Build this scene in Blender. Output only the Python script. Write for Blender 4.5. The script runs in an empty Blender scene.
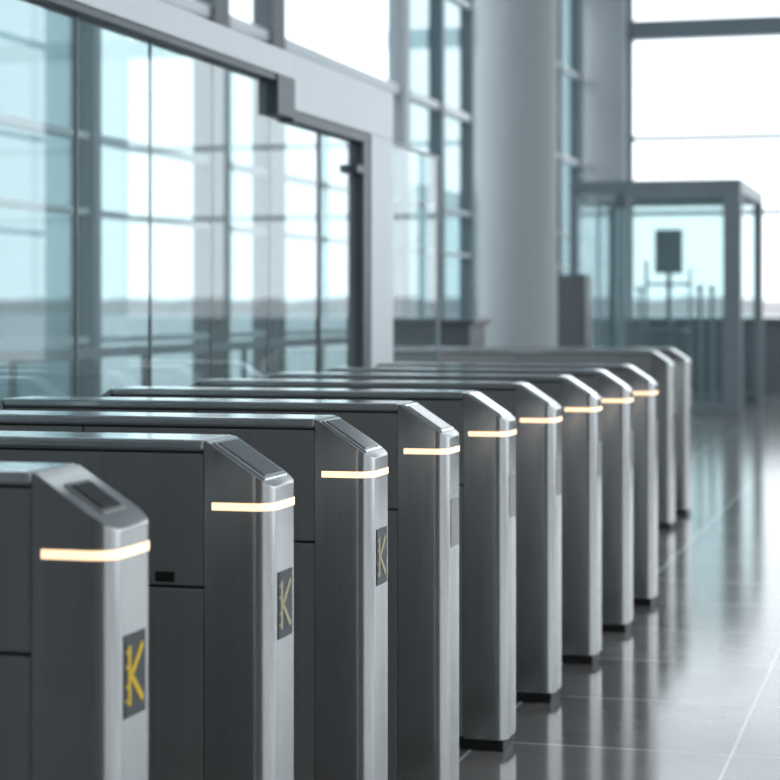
import bpy, bmesh, math, random
from mathutils import Vector, Matrix
random.seed(3)
S = bpy.context.scene
COL = S.collection

# ---------------------------------------------------------------- materials
def mat(name, col, rough=0.5, metal=0.0, noise=None, spec=0.5, bump=0.0, nscale=(8,8,8), emis=None, es=0):
    m = bpy.data.materials.new(name); m.use_nodes = True
    nt = m.node_tree; N = nt.nodes; L = nt.links
    b = N['Principled BSDF']
    b.inputs['Base Color'].default_value = (*col, 1)
    b.inputs['Roughness'].default_value = rough
    b.inputs['Metallic'].default_value = metal
    b.inputs['Specular IOR Level'].default_value = spec
    if emis:
        b.inputs['Emission Color'].default_value = (*emis, 1)
        b.inputs['Emission Strength'].default_value = es
    if noise:
        tc = N.new('ShaderNodeTexCoord'); mp = N.new('ShaderNodeMapping')
        mp.inputs['Scale'].default_value = nscale
        nz = N.new('ShaderNodeTexNoise'); nz.inputs['Scale'].default_value = 1.0
        nz.inputs['Detail'].default_value = 4
        L.new(tc.outputs['Object'], mp.inputs['Vector']); L.new(mp.outputs['Vector'], nz.inputs['Vector'])
        r = N.new('ShaderNodeValToRGB')
        lo = [max(0, c*(1-noise)) for c in col]; hi = [min(1, c*(1+noise)) for c in col]
        r.color_ramp.elements[0].position = 0.3; r.color_ramp.elements[1].position = 0.7
        r.color_ramp.elements[0].color = (*lo, 1); r.color_ramp.elements[1].color = (*hi, 1)
        L.new(nz.outputs['Fac'], r.inputs['Fac']); L.new(r.outputs['Color'], b.inputs['Base Color'])
        mr = N.new('ShaderNodeMapRange')
        mr.inputs['To Min'].default_value = rough*0.92; mr.inputs['To Max'].default_value = min(1, rough*1.1)
        L.new(nz.outputs['Fac'], mr.inputs['Value']); L.new(mr.outputs['Result'], b.inputs['Roughness'])
        if bump:
            bp = N.new('ShaderNodeBump'); bp.inputs['Strength'].default_value = bump
            bp.inputs['Distance'].default_value = 0.002
            L.new(nz.outputs['Fac'], bp.inputs['Height']); L.new(bp.outputs['Normal'], b.inputs['Normal'])
    return m

def glassmat(name, tint, ior=1.5, rough=0.0, refl=(0.94,0.98,1.0), haze=0.0):
    m = bpy.data.materials.new(name); m.use_nodes = True
    nt = m.node_tree; N = nt.nodes; L = nt.links
    N.remove(N['Principled BSDF'])
    out = N['Material Output']
    t = N.new('ShaderNodeBsdfTransparent'); t.inputs['Color'].default_value = (*tint, 1)
    g = N.new('ShaderNodeBsdfGlossy'); g.inputs['Roughness'].default_value = rough
    g.inputs['Color'].default_value = (*refl, 1)
    f = N.new('ShaderNodeFresnel'); f.inputs['IOR'].default_value = ior
    geo = N.new('ShaderNodeNewGeometry')
    inv = N.new('ShaderNodeMath'); inv.operation = 'SUBTRACT'; inv.inputs[0].default_value = 1.0
    mul = N.new('ShaderNodeMath'); mul.operation = 'MULTIPLY'
    L.new(geo.outputs['Backfacing'], inv.inputs[1])
    L.new(f.outputs['Fac'], mul.inputs[0]); L.new(inv.outputs[0], mul.inputs[1])
    base = t.outputs[0]
    if haze:
        d = N.new('ShaderNodeBsdfDiffuse'); d.inputs['Color'].default_value=(0.85,0.9,0.9,1)
        mh = N.new('ShaderNodeMixShader'); mh.inputs['Fac'].default_value = haze
        L.new(t.outputs[0], mh.inputs[1]); L.new(d.outputs[0], mh.inputs[2]); base = mh.outputs[0]
    mx = N.new('ShaderNodeMixShader')
    L.new(mul.outputs[0], mx.inputs['Fac']); L.new(base, mx.inputs[1]); L.new(g.outputs[0], mx.inputs[2])
    L.new(mx.outputs[0], out.inputs['Surface'])
    return m

M = {}
M['post']   = mat('brushed_steel', (0.50,0.50,0.50), 0.23, 0.95, noise=0.06, nscale=(140,140,0.7))
M['panel']  = mat('dark_steel_panel', (0.34,0.335,0.33), 0.40, 0.6, noise=0.05, nscale=(90,90,1.0))
M['core']   = mat('core_dark', (0.03,0.03,0.032), 0.6, 0.3)
M['cap']    = mat('steel_cap', (0.66,0.68,0.69), 0.16, 0.95, noise=0.05, nscale=(2,80,80))
M['plinth'] = mat('black_plinth', (0.012,0.012,0.013), 0.5)
M['strip']  = mat('warm_led', (1,0.82,0.58), 0.4, emis=(1.0,0.68,0.415), es=1.45)
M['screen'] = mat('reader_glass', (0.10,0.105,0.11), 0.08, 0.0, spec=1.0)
M['screen_sheen']= mat('reader_glass_painted_sheen', (0.80,0.86,0.87), 0.09, 0.9, spec=1.0)  # reader glass with bright window reflections put into its pale metallic colour
M['rim']    = mat('reader_rim', (0.85,0.87,0.88), 0.12, 0.95)
M['sign']   = mat('sign_black', (0.03,0.035,0.045), 0.4)
M['yellow'] = mat('sign_yellow', (0.95,0.62,0.05), 0.5)
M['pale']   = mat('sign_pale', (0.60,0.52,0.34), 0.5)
M['frame']  = mat('aluminium_paint', (0.72,0.75,0.78), 0.4, 0.1, noise=0.03, nscale=(2,2,2))
M['dframe'] = mat('dark_aluminium', (0.085,0.10,0.115), 0.4, 0.3, noise=0.05)
M['mframe'] = mat('mid_aluminium', (0.25,0.285,0.31), 0.4, 0.2, noise=0.05)
M['conc']   = mat('painted_concrete', (0.36,0.39,0.41), 0.5, 0, noise=0.03, nscale=(1.5,1.5,1.5))
M['wall']   = mat('wall_paint', (0.48,0.51,0.54), 0.7, 0, noise=0.04, nscale=(1,1,1))
M['bwall']  = mat('back_wall_paint', (0.27,0.265,0.26), 0.7, 0, noise=0.04, nscale=(1,1,1))
M['sill']   = mat('sill_grey', (0.17,0.18,0.19), 0.5, 0, noise=0.05)
M['ceil']   = mat('ceiling_paint', (0.75,0.77,0.78), 0.8, 0, noise=0.03, nscale=(.5,.5,.5))
M['counter']= mat('counter_laminate', (0.09,0.10,0.11), 0.35, 0, noise=0.08)
M['cab']    = mat('cabinet_grey', (0.16,0.175,0.19), 0.4, 0.2, noise=0.05)
M['ground'] = mat('pale_apron', (0.52,0.52,0.52), 0.9, 0, noise=0.1, nscale=(.05,.05,.05))
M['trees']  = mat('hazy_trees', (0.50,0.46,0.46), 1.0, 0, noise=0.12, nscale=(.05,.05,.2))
M['gpart']  = glassmat('partition_glass', (0.68,0.78,0.79), 2.0, haze=0.08)
M['gedge']  = mat('glass_edge', (0.20,0.28,0.29), 0.3)
M['gwin']   = glassmat('window_glass', (0.97,0.98,0.98), 1.4)
M['gtint']  = glassmat('tinted_glass', (0.47,0.56,0.575), 1.5)
M['gbooth'] = glassmat('booth_glass', (0.84,0.90,0.905), 1.6, haze=0.03)

def floor_mat():
    m = bpy.data.materials.new('polished_stone_tiles'); m.use_nodes = True
    nt = m.node_tree; N = nt.nodes; L = nt.links; b = N['Principled BSDF']
    tc = N.new('ShaderNodeTexCoord'); mp = N.new('ShaderNodeMapping')
    T = 0.75
    mp.inputs['Location'].default_value = (0.574+T*20, 0.1+T*20, 0)
    L.new(tc.outputs['Object'], mp.inputs['Vector'])
    br = N.new('ShaderNodeTexBrick'); br.offset = 0.0; br.squash = 1.0
    br.inputs['Scale'].default_value = 1.0
    br.inputs['Brick Width'].default_value = T; br.inputs['Row Height'].default_value = T
    br.inputs['Mortar Size'].default_value = 0.005; br.inputs['Mortar Smooth'].default_value = 0.1
    br.inputs['Color1'].default_value = (0.17,0.152,0.148,1)
    br.inputs['Color2'].default_value = (0.26,0.238,0.23,1)
    br.inputs['Mortar'].default_value = (0.75,0.75,0.75,1)
    L.new(mp.outputs['Vector'], br.inputs['Vector'])
    nz = N.new('ShaderNodeTexNoise'); nz.inputs['Scale'].default_value = 6; nz.inputs['Detail'].default_value = 8
    L.new(tc.outputs['Object'], nz.inputs['Vector'])
    mr = N.new('ShaderNodeMapRange'); mr.inputs['To Min'].default_value = 0.85; mr.inputs['To Max'].default_value = 1.15
    L.new(nz.outputs['Fac'], mr.inputs['Value'])
    vm = N.new('ShaderNodeVectorMath'); vm.operation = 'SCALE'
    L.new(br.outputs['Color'], vm.inputs[0]); L.new(mr.outputs['Result'], vm.inputs['Scale'])
    L.new(vm.outputs['Vector'], b.inputs['Base Color'])
    r2 = N.new('ShaderNodeMapRange'); r2.inputs['To Min'].default_value = 0.08; r2.inputs['To Max'].default_value = 0.16
    L.new(nz.outputs['Fac'], r2.inputs['Value'])
    L.new(r2.outputs['Result'], b.inputs['Roughness'])
    bp = N.new('ShaderNodeBump'); bp.inputs['Strength'].default_value=0.3; bp.inputs['Distance'].default_value=0.001; bp.invert=True
    L.new(br.outputs['Fac'], bp.inputs['Height']); L.new(bp.outputs['Normal'], b.inputs['Normal'])
    b.inputs['IOR'].default_value = 1.55
    return m
M['floor'] = floor_mat()

# ---------------------------------------------------------------- mesh helpers
def mesh_obj(name, me, parent=None, loc=(0,0,0)):
    o = bpy.data.objects.new(name, me); COL.objects.link(o); o.location = loc
    if parent: o.parent = parent
    return o
def empty(name, loc=(0,0,0)):
    e = bpy.data.objects.new(name, None); COL.objects.link(e); e.location = loc
    e.empty_display_size = 0.2
    return e
def boxes(name, lst, material, bevel=0.0, seg=2):
    bm = bmesh.new()
    for (x0,x1,y0,y1,z0,z1) in lst:
        r = bmesh.ops.create_cube(bm, size=1)
        for v in r['verts']:
            v.co = Vector(((x0+x1)/2+v.co.x*(x1-x0), (y0+y1)/2+v.co.y*(y1-y0), (z0+z1)/2+v.co.z*(z1-z0)))
    if bevel:
        bmesh.ops.bevel(bm, geom=bm.edges[:], offset=bevel, segments=seg, affect='EDGES', profile=0.5)
    me = bpy.data.meshes.new(name); bm.to_mesh(me); bm.free()
    me.materials.append(material)
    return me
def prism(name, pts, z0, ztop, material, bevel=0.0, smooth=True):
    bm = bmesh.new()
    lo = [bm.verts.new((x,y,z0)) for x,y in pts]
    hi = [bm.verts.new((x,y,ztop(x) if callable(ztop) else ztop)) for x,y in pts]
    n = len(pts)
    bm.faces.new(lo[::-1]); top = bm.faces.new(hi)
    for i in range(n):
        f = bm.faces.new((lo[i], lo[(i+1)%n], hi[(i+1)%n], hi[i])); f.smooth = smooth
    if bevel:
        bmesh.ops.bevel(bm, geom=list(top.edges), offset=bevel, segments=2, affect='EDGES', profile=0.5)
    bmesh.ops.recalc_face_normals(bm, faces=bm.faces[:])
    me = bpy.data.meshes.new(name); bm.to_mesh(me); bm.free()
    me.materials.append(material)
    try: me.set_sharp_from_angle(angle=math.radians(32))
    except Exception: pass
    return me

# ---------------------------------------------------------------- turnstile
TH = 0.17; HT = 1.058; HS = 0.972; PL = 0.130
def post_outline(g=0.0, r=0.036, x0=-PL, n=10):
    h = TH/2+g; pts = [(x0,-h)]
    for i in range(n+1):
        a = -math.pi/2 + i*(math.pi/2)/n
        pts.append((g-(r+g) + (r+g)*math.cos(a), -h+(r+g)+(r+g)*math.sin(a)))
    for i in range(n+1):
        a = i*(math.pi/2)/n
        pts.append((g-(r+g)+(r+g)*math.cos(a), h-(r+g)+(r+g)*math.sin(a)))
    pts.append((x0,h))
    return pts
slope = (HT-HS)/PL
def ztop(x): return HT-(x+PL)*slope
ME = {}
ME['post'] = prism('post', post_outline(), 0.035, ztop, M['post'], bevel=0.004)
ME['strip'] = prism('light_strip', post_outline(0.0018, x0=-PL+0.016), 0.9280, 0.9420, M['strip'])
def mid(L):
    a, b = -L+PL, -PL
    d = {}
    d['core'] = boxes('core', [(a,b,-0.078,0.078,0.035,HT-0.006)], M['core'])
    d['cap'] = boxes('top_cap', [(a+0.001,b-0.001,-TH/2,TH/2,HT-0.022,HT)], M['cap'], 0.006, 3)
    m = (a+b)/2; g = 0.002; pan = []
    for s in (-1,1):
        y0,y1 = sorted((s*0.070, s*0.0838))
        for xa,xb in ((a+g,m-g),(m+g,b-g)):
            pan.append((xa,xb,y0,y1,0.785,HT-0.026))
            pan.append((xa,xb,y0,y1,0.040,0.780))
    d['panels'] = boxes('side_panels', pan, M['panel'], 0.003)
    d['slots'] = boxes('handle_slots', [(b-0.100,b-0.056,-0.0852,-0.07,0.789,0.813),
                       (a+0.056,a+0.100,0.07,0.0852,0.789,0.813)], M['plinth'], 0.0055, 3)
    d['plinth'] = boxes('plinth', [(-L+0.012,-0.012,-TH/2+0.010,TH/2-0.010,0,0.036)], M['plinth'])
    return d
MID = {1.38: mid(1.38), 1.85: mid(1.85)}
def insert(name, x0,x1,hw,h,material,bev):
    return boxes(name, [(x0,x1,-hw,hw,-0.004,h)], material, bev, 3)
ang = math.atan(slope)
SL = math.hypot(PL, HT-HS)
ME['rim'] = insert('reader_rim', 0.010, SL-0.020, 0.066, 0.0035, M['rim'], 0.003)
ME['glass'] = insert('reader_glass', 0.018, SL-0.028, 0.055, 0.0055, M['screen'], 0.002)
ME['glass_sheen'] = insert('reader_glass', 0.018, SL-0.028, 0.057, 0.0055, M['screen_sheen'], 0.002)  # reader insert whose pale colour stands in for reflected windows
ME['rim_s'] = insert('reader_rim', 0.040, SL-0.038, 0.044, 0.0020, M['panel'], 0.0015)
ME['glass_s'] = insert('reader_glass', 0.048, SL-0.046, 0.036, 0.0045, M['plinth'], 0.002)
ME['sign'] = boxes('sign', [(-0.002,0.0018,-0.042,0.042,0.684,0.810)], M['sign'], 0.0008)
ME['sign_f'] = boxes('sign', [(-0.002,0.0018,-0.042,0.042,0.684,0.810)], M['panel'], 0.0008)
def kglyph(material):
    bm = bmesh.new()
    def bar(p,q,w):
        p=Vector(p); q=Vector(q); d=(q-p).normalized(); n=Vector((-d.y,d.x))*w/2
        f=[p+n,p-n,q-n,q+n]
        lo=[bm.verts.new((0.0016,a.x,a.y)) for a in f]; hi=[bm.verts.new((0.0028,a.x,a.y)) for a in f]
        bm.faces.new(lo); bm.faces.new(hi[::-1])
        for i in range(4): bm.faces.new((lo[i],lo[(i+1)%4],hi[(i+1)%4],hi[i]))
    bar((-0.024,0.702),(-0.024,0.792),0.010)
    bar((-0.017,0.746),(0.028,0.790),0.011)
    bar((-0.017,0.748),(0.028,0.704),0.011)
    for z in (0.710,0.732,0.762,0.784):
        bar((-0.037,z),(-0.030,z),0.005)
    bmesh.ops.recalc_face_normals(bm, faces=bm.faces[:])
    me=bpy.data.meshes.new('arrow_mark'); bm.to_mesh(me); bm.free(); me.materials.append(material); return me
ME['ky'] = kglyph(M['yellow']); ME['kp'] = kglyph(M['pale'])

XE = -1.19
def turnstile(x, y, L=1.38, first=False, lit=True, sign=2, sheen=False):
    e = empty('turnstile', (x,y,0)); d = MID[L]
    for k,n in (('core','core'),('cap','top_cap'),('panels','side_panels'),('slots','handle_slots'),('plinth','plinth')):
        mesh_obj(n, d[k], e)
    for flip in (0,1):
        def add(n, me, tilt=False):
            o = mesh_obj(n, me, e)
            if flip: o.location = (-L,0,0); o.rotation_euler = (0,0,math.pi)
            if tilt:
                R = Matrix.Rotation(ang,4,'Y'); T = Matrix.Translation((-PL,0,HT))
                B = Matrix.Translation((-L,0,0)) @ Matrix.Rotation(math.pi,4,'Z') if flip else Matrix.Identity(4)
                o.matrix_local = B @ T @ R
            return o
        add('post', ME['post'])
        if lit: add('light_strip', ME['strip'])
        if first and not flip:
            add('reader_rim', ME['rim_s'], tilt=True); add('reader_glass', ME['glass_s'], tilt=True)
        else:
            add('reader_rim', ME['rim'], tilt=True); add('reader_glass', ME['glass_sheen' if sheen else 'glass'], tilt=True)
        if sign>=1: add('sign_plate', ME['sign'])
        else: add('sign_plate', ME['sign_f'])
        if sign==2: add('arrow_mark', ME['ky'])
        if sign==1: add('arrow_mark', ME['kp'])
    return e
P = 0.751
Y1 = 2.92 - TH/2
DX = [0.014,0.007,-0.012,-0.022,-0.024,-0.022,-0.008,0,0]
for i in range(9):
    turnstile(XE+DX[i], Y1+i*P, first=(i==0), sign=(2 if i==0 else 1 if i<3 else 0), sheen=i>=4)
def XY(px, d):
    X = (px-935)*d*0.9648/2000
    return X, (d+0.2629*X)/0.9648
for px,d in ((672,11.95),(692,12.75)):
    X,Y = XY(px,d); turnstile(-1.505, Y, L=1.85, lit=False, sign=0, sheen=True)

# ---------------------------------------------------------------- glass partition
XP = -2.80
gp = empty('glass_partition', (XP,0,0))
YE0, YE1 = 10.16-0.42, 10.16
mesh_obj('fascia', boxes('fascia', [(-0.05,0.05,1.2,8.48,2.325,2.44),(-0.05,0.05,8.48,YE1,2.19,2.44),
        (-0.05,0.05,YE0,YE1,0,2.19)], M['frame'], 0.004), gp)
mesh_obj('inner_frame', boxes('inner_frame', [(-0.045,0.045,1.2,8.24,2.295,2.325),(-0.048,0.052,8.24,8.48,2.15,2.325),
        (-0.045,0.045,8.48,YE0,2.14,2.19),(-0.045,0.045,YE0-0.13,YE0,0,2.14),
        (-0.012,0.012,8.98,9.00,0.05,2.14),(-0.035,0.035,1.2,YE0-0.13,0,0.09),
        (-0.05,0.05,YE0-0.26,YE0-0.13,1.98,2.02)], M['dframe'], 0.003), gp)
joints = [1.25,1.98,2.68,3.38,4.10,4.82,5.50,6.24,6.90,7.55,8.26,8.98]
pan = []
for a,b in zip(joints[:-1], joints[1:]): pan.append((-0.006,0.006,a+0.003,b-0.003,0.09,2.295 if b<8.3 else 2.15))
pan.append((-0.006,0.006,9.003,YE0-0.13,0.09,2.14))
mesh_obj('glass_panes', boxes('glass_panes', pan, M['gpart']), gp)
mesh_obj('glass_edges', boxes('glass_edges', [(-0.0065,0.0065,j-0.003,j+0.003,0.09,2.295 if j<8.1 else 2.15) for j in joints[1:-1]], M['gedge']), gp)
gs = empty('glass_screen', (XP,0,0))
mesh_obj('glass_pane', boxes('glass_pane', [(-0.006,0.006,YE1+0.01,11.30,0.08,2.18)], M['gbooth']), gs)
mesh_obj('glass_frame', boxes('glass_frame', [(-0.012,0.012,YE1+0.01,11.33,2.18,2.195),(-0.012,0.012,11.30,11.33,0,2.18),(-0.03,0.03,YE1+0.01,11.33,0,0.08)], M['mframe']), gs)

# ---------------------------------------------------------------- round columns
def column(x,y,r,h):
    bm = bmesh.new()
    prof = [(r+0.04,0),(r+0.04,0.12),(r+0.03,0.14),(r,0.15),(r,h)]
    n=64; rings=[]
    for rr,z in prof:
        rings.append([bm.verts.new((rr*math.cos(2*math.pi*i/n), rr*math.sin(2*math.pi*i/n), z)) for i in range(n)])
    for a,b in zip(rings[:-1], rings[1:]):
        for i in range(n):
            f=bm.faces.new((a[i],a[(i+1)%n],b[(i+1)%n],b[i])); f.smooth=True
    bm.faces.new(rings[0][::-1]); bm.faces.new(rings[-1])
    me=bpy.data.meshes.new('column'); bm.to_mesh(me); bm.free(); me.materials.append(M['conc'])
    try: me.set_sharp_from_angle(angle=math.radians(35))
    except Exception: pass
    mesh_obj('round_column', me, None, (x,y,0))
H = 9.5
X,Y = XY(517.5, 20.0); column(X,Y,0.395,H)
column(2.2,17.6,0.395,H)

# ---------------------------------------------------------------- hall shell
XL, XR, YF, YB = -5.34, 9.0, 32.0, -7.0
mesh_obj('floor', boxes('floor', [(XL-0.2,XR+0.2,YB-0.2,YF+0.3,-0.2,0)], M['floor']))
mesh_obj('ceiling', boxes('ceiling', [(XL-0.3,XR+0.3,YB-0.3,YF+0.3,H,H+0.3)], M['ceil']))
mesh_obj('wall_back', boxes('wall_back', [(XL-0.2,XR+0.2,YB-0.2,YB,0,H)], M['bwall']))
mesh_obj('wall_far', boxes('wall_far', [(XL+0.35,XR,YF,YF+0.3,0,1.15),(XL-0.3,XL+0.56,YF-0.25,YF+0.3,0,H),
        (XL+0.56,XR,YF,YF+0.3,8.9,H)], M['wall']))
mesh_obj('trim_1', boxes('trim_1', [(XL+0.56,XR,YF-0.03,YF,0,1.12),(XL+0.56,XR,YF-0.10,YF+0.05,1.12,1.18)], M['sill'],0.004))
mesh_obj('wall_left', boxes('wall_left', [(XL-0.25,XL,YB,YF-0.25,0,0.55),(XL-0.25,XL,YB,YF-0.25,8.9,H),(XL-0.25,XL,YB,5.0,0.55,8.9)], M['wall']))
mesh_obj('wall_right', boxes('wall_right', [(XR,XR+0.25,YB,YF,0,0.3),(XR,XR+0.25,YB,YF,8.9,H),(XR,XR+0.25,YB,-6.4,0.3,8.9)], M['wall']))

w = empty('window_1', (XL,0,0))
mull = [(5.2,.10),(7.0,.10),(9.0,.10),(10.6,.10),(12.3,.12),(14.7,.36),(16.1,.36),(20.35,.28),(22.0,.12),(23.6,.24),(25.6,.12),(27.6,.12),(29.4,.12),(31.2,.3)]
fr = []; frd = []
for y,wd in mull: (frd if wd==.36 else fr).append((-0.20,-0.02,y-wd/2,y+wd/2,0.55,8.9))
mesh_obj('mullions', boxes('mullions', fr, M['mframe'], 0.004), w)
mesh_obj('main_mullions', boxes('main_mullions', frd, M['dframe'], 0.004), w)
tr = []
for z,hh in ((0.58,.06),(1.10,.05),(1.95,.04),(2.45,.05),(3.60,.09),(4.95,.07),(6.3,.09),(7.6,.07)):
    tr.append((-0.16,-0.05,5.2,YF-0.25,z-hh/2,z+hh/2))
mesh_obj('transoms', boxes('transoms', tr, M['frame'], 0.003), w)
ys = [m_[0] for m_ in mull]
clear=[];tint=[]
for a,b in zip(ys[:-1],ys[1:]):
    (tint if a>19.9 or a in (10.6,) else clear).append((-0.115,-0.10,a,b,0.6,8.9))
mesh_obj('clear_panes', boxes('clear_panes', clear, M['gwin']), w)
mesh_obj('tinted_panes', boxes('tinted_panes', tint, M['gtint']), w)

w = empty('window_2', (0,YF,0))
fr = []
for x in (XL+0.60,-0.9,0.9,2.6,4.3,6.0,8.9): fr.append((x-0.05,x+0.05,0.02,0.18,1.18,8.9))
mesh_obj('mullions', boxes('mullions', fr, M['mframe'], 0.004), w)
tr = [(XL+0.56,XR,-0.02,0.24,5.64,5.94)]
for z in (2.85,4.05,7.4): tr.append((XL+0.56,XR,0.05,0.15,z-0.035,z+0.035))
mesh_obj('transoms', boxes('transoms', tr, M['mframe'], 0.004), w)
mesh_obj('glass_panes', boxes('glass_panes', [(XL+0.6,XR,0.095,0.105,1.18,8.9)], M['gwin']), w)

w = empty('window_3', (XR,0,0))
mesh_obj('mullions', boxes('mullions', [(0.04,0.22,y-0.08,y+0.08,0.3,8.9) for y in [-6.4+2.75*i for i in range(14)]], M['mframe'], 0.004), w)
mesh_obj('transoms', boxes('transoms', [(0.06,0.18,-6.4,YF,z-0.04,z+0.04) for z in (0.34,2.6,4.2,5.8,7.4)], M['mframe'], 0.004), w)
mesh_obj('glass_panes', boxes('glass_panes', [(0.115,0.125,-6.4,YF,0.3,8.9)], M['gwin']), w)

# ---------------------------------------------------------------- booth
bx0,bx1,by0,by1,bh = -4.47,-2.32,25.05,28.4,2.93
b = empty('glass_security_booth', (0,0,0))
t=0.20
mesh_obj('booth_frame', boxes('booth_frame', [
    (bx0,bx1,by0,by0+t,bh-0.17,bh),(bx0,bx1,by1-t,by1,bh-0.17,bh),
    (bx0,bx0+0.12,by0+t,by1-t,bh-0.17,bh),(bx1-0.2,bx1,by0+t,by1-t,bh-0.17,bh),
    (bx0,bx0+0.10,by0,by0+t,0,bh-0.17),(bx1-0.22,bx1,by0,by0+t,0,bh-0.17),
    (bx0,bx0+0.10,by1-t,by1,0,bh-0.17),(bx1-0.12,bx1,by1-t,by1,0,bh-0.17),
    (bx0+0.1,bx1-0.22,by0,by0+0.1,0,0.14),(bx0+0.1,bx1-0.12,by1-0.1,by1,0,0.14),
    (bx0+0.02,bx0+0.08,by0+t,by1-t,0,0.14),(bx0+0.34,bx0+0.37,by0+0.06,by0+0.12,0.14,bh-0.17)], M['mframe'], 0.006), b)
mesh_obj('booth_glass', boxes('booth_glass', [
    (bx0+0.1,bx1-0.22,by0+0.08,by0+0.092,0.14,bh-0.17),
    (bx0+0.04,bx0+0.052,by0+t,by1-t,0.14,bh-0.17),
    (bx0+0.1,bx1-0.12,by1-0.09,by1-0.078,0.14,bh-0.17)], M['gbooth']), b)
X,Y = XY(669, 26.3)
k = empty('display_kiosk', (X,Y,0))
mesh_obj('kiosk_stand', boxes('kiosk_stand', [(-0.22,0.22,-0.2,0.2,0,0.05),(-0.03,0.03,-0.03,0.03,0.05,1.85),(-0.24,0.24,-0.15,0.15,1.0,1.05)], M['mframe'],0.01), k)
mesh_obj('kiosk_screen', boxes('kiosk_screen', [(-0.18,0.18,-0.06,0.02,1.78,2.36)], M['mframe'],0.015), k)
mesh_obj('kiosk_screen_glass', boxes('kiosk_screen_glass', [(-0.155,0.155,-0.064,-0.055,1.81,2.33)], M['mframe'],0.002), k)
mesh_obj('kiosk_arms', boxes('kiosk_arms', [(-0.32,-0.28,-0.02,0.02,1.0,1.95),(0.26,0.29,-0.02,0.02,1.0,1.85),(-0.32,0.30,-0.02,0.02,1.62,1.66)], M['mframe'],0.008), k)
mesh_obj('kiosk_legs', boxes('kiosk_legs', [(-0.32,-0.28,-0.02,0.02,0,1.0),(0.26,0.29,-0.02,0.02,0,1.0)], M['mframe'],0.006), k)
for px,d in ((640,26.9),(700,25.9),(712,26.8)):
    X,Y = XY(px,d)
    bm=bmesh.new()
    for r,z0,z1 in ((0.16,0,0.03),(0.025,0.03,1.55),(0.04,1.55,1.62)):
        bmesh.ops.create_cone(bm, cap_ends=True, segments=24, radius1=r, radius2=r, depth=z1-z0, matrix=Matrix.Translation((0,0,(z0+z1)/2)))
    me=bpy.data.meshes.new('stanchion'); bm.to_mesh(me); bm.free(); me.materials.append(M['mframe'])
    mesh_obj('stanchion_post', me, None, (X,Y,0))

# ---------------------------------------------------------------- cabinet, counter
X,Y = XY(571,21.2)
c = empty('equipment_cabinet', (X,Y,0))
mesh_obj('cabinet_body', boxes('cabinet_body', [(-0.19,0.19,-0.2,0.2,0.06,1.65),(-0.17,0.17,-0.18,0.18,0,0.06),(-0.2,0.2,-0.21,0.21,1.65,1.67)], M['cab'],0.006), c)
mesh_obj('cabinet_door', boxes('cabinet_door', [(-0.17,0.17,-0.21,-0.2,0.1,1.2),(-0.17,0.17,-0.21,-0.2,1.22,1.62),(0.12,0.14,-0.235,-0.21,0.6,0.8)], M['cab'],0.004), c)
X,Y = XY(452,16.5)
c = empty('service_counter', (X,Y,0))
mesh_obj('counter_body', boxes('counter_body', [(-0.45,0.22,-0.3,0.3,0.08,1.18),(-0.42,0.19,-0.27,0.27,0,0.08),(-0.5,0.26,-0.34,0.34,1.18,1.23)], M['counter'],0.008), c)
r = empty('handrail', (XL+0.6,0,0))
mesh_obj('rail_bars', boxes('rail_bars', [(-0.025,0.025,6,19,1.02,1.08),(-0.012,0.012,6,19,0.6,0.62)]+[(-0.02,0.02,y-0.02,y+0.02,0,1.02) for y in [6.05+i*1.85 for i in range(8)]], M['mframe'],0.006), r)

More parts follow.
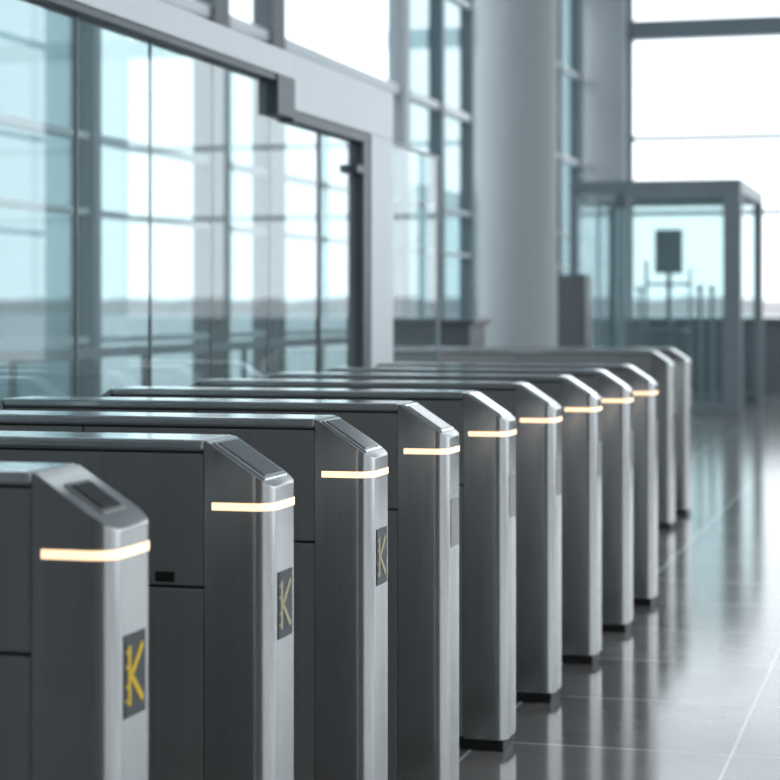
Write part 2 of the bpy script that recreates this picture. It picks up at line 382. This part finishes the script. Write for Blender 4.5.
# ---------------------------------------------------------------- outside
mesh_obj('ground', boxes('ground', [(-500,500,-200,700,-0.6,-0.4)], M['ground']))
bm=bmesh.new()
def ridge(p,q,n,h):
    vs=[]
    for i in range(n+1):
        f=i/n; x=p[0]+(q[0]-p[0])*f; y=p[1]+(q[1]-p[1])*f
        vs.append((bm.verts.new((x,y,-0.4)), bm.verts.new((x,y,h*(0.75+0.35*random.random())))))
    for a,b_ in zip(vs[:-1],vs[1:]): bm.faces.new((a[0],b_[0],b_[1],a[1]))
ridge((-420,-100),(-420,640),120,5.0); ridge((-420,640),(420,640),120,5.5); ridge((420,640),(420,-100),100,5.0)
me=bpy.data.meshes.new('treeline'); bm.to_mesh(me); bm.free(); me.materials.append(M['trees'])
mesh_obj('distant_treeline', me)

# ---------------------------------------------------------------- world
W = bpy.data.worlds.new('overcast_sky'); S.world = W; W.use_nodes = True
nt=W.node_tree; N=nt.nodes; L=nt.links; bg=N['Background']
tc=N.new('ShaderNodeTexCoord'); sp=N.new('ShaderNodeSeparateXYZ'); L.new(tc.outputs['Generated'], sp.inputs[0])
cr=N.new('ShaderNodeValToRGB'); L.new(sp.outputs['Z'], cr.inputs['Fac'])
cr.color_ramp.elements[0].position=0.0; cr.color_ramp.elements[0].color=(0.90,0.955,0.99,1)
cr.color_ramp.elements[1].position=0.6; cr.color_ramp.elements[1].color=(0.84,0.93,1.0,1)
L.new(cr.outputs['Color'], bg.inputs['Color']); bg.inputs['Strength'].default_value=2.35
def portal(x,y,z,rot,sx,sy):
    l=bpy.data.lights.new('window_portal','AREA'); l.shape='RECTANGLE'; l.size=sx; l.size_y=sy
    l.cycles.is_portal=True
    o=bpy.data.objects.new('window_portal',l); COL.objects.link(o); o.location=(x,y,z); o.rotation_euler=rot
portal(XR+0.3,12.8,4.7,(0,math.radians(90),0),8.8,38.5)
portal(XL-0.3,18.5,4.7,(0,math.radians(-90),0),8.6,27)
portal(2,YF+0.35,5,(math.radians(-90),0,0),13.5,7.8)

# ---------------------------------------------------------------- camera
cam=bpy.data.cameras.new('camera'); co=bpy.data.objects.new('camera',cam); COL.objects.link(co)
co.location=(0,0,1.3); co.rotation_euler=(math.radians(90),0,math.atan(545/2000))
cam.sensor_width=36; cam.lens=36*2000/780
cam.shift_y=-80/780; cam.clip_end=2000
cam.dof.use_dof=True; cam.dof.focus_distance=4.4; cam.dof.aperture_fstop=4.2
S.camera=co
S.view_settings.view_transform='Standard'
S.view_settings.look='None'
S.view_settings.exposure=0.1
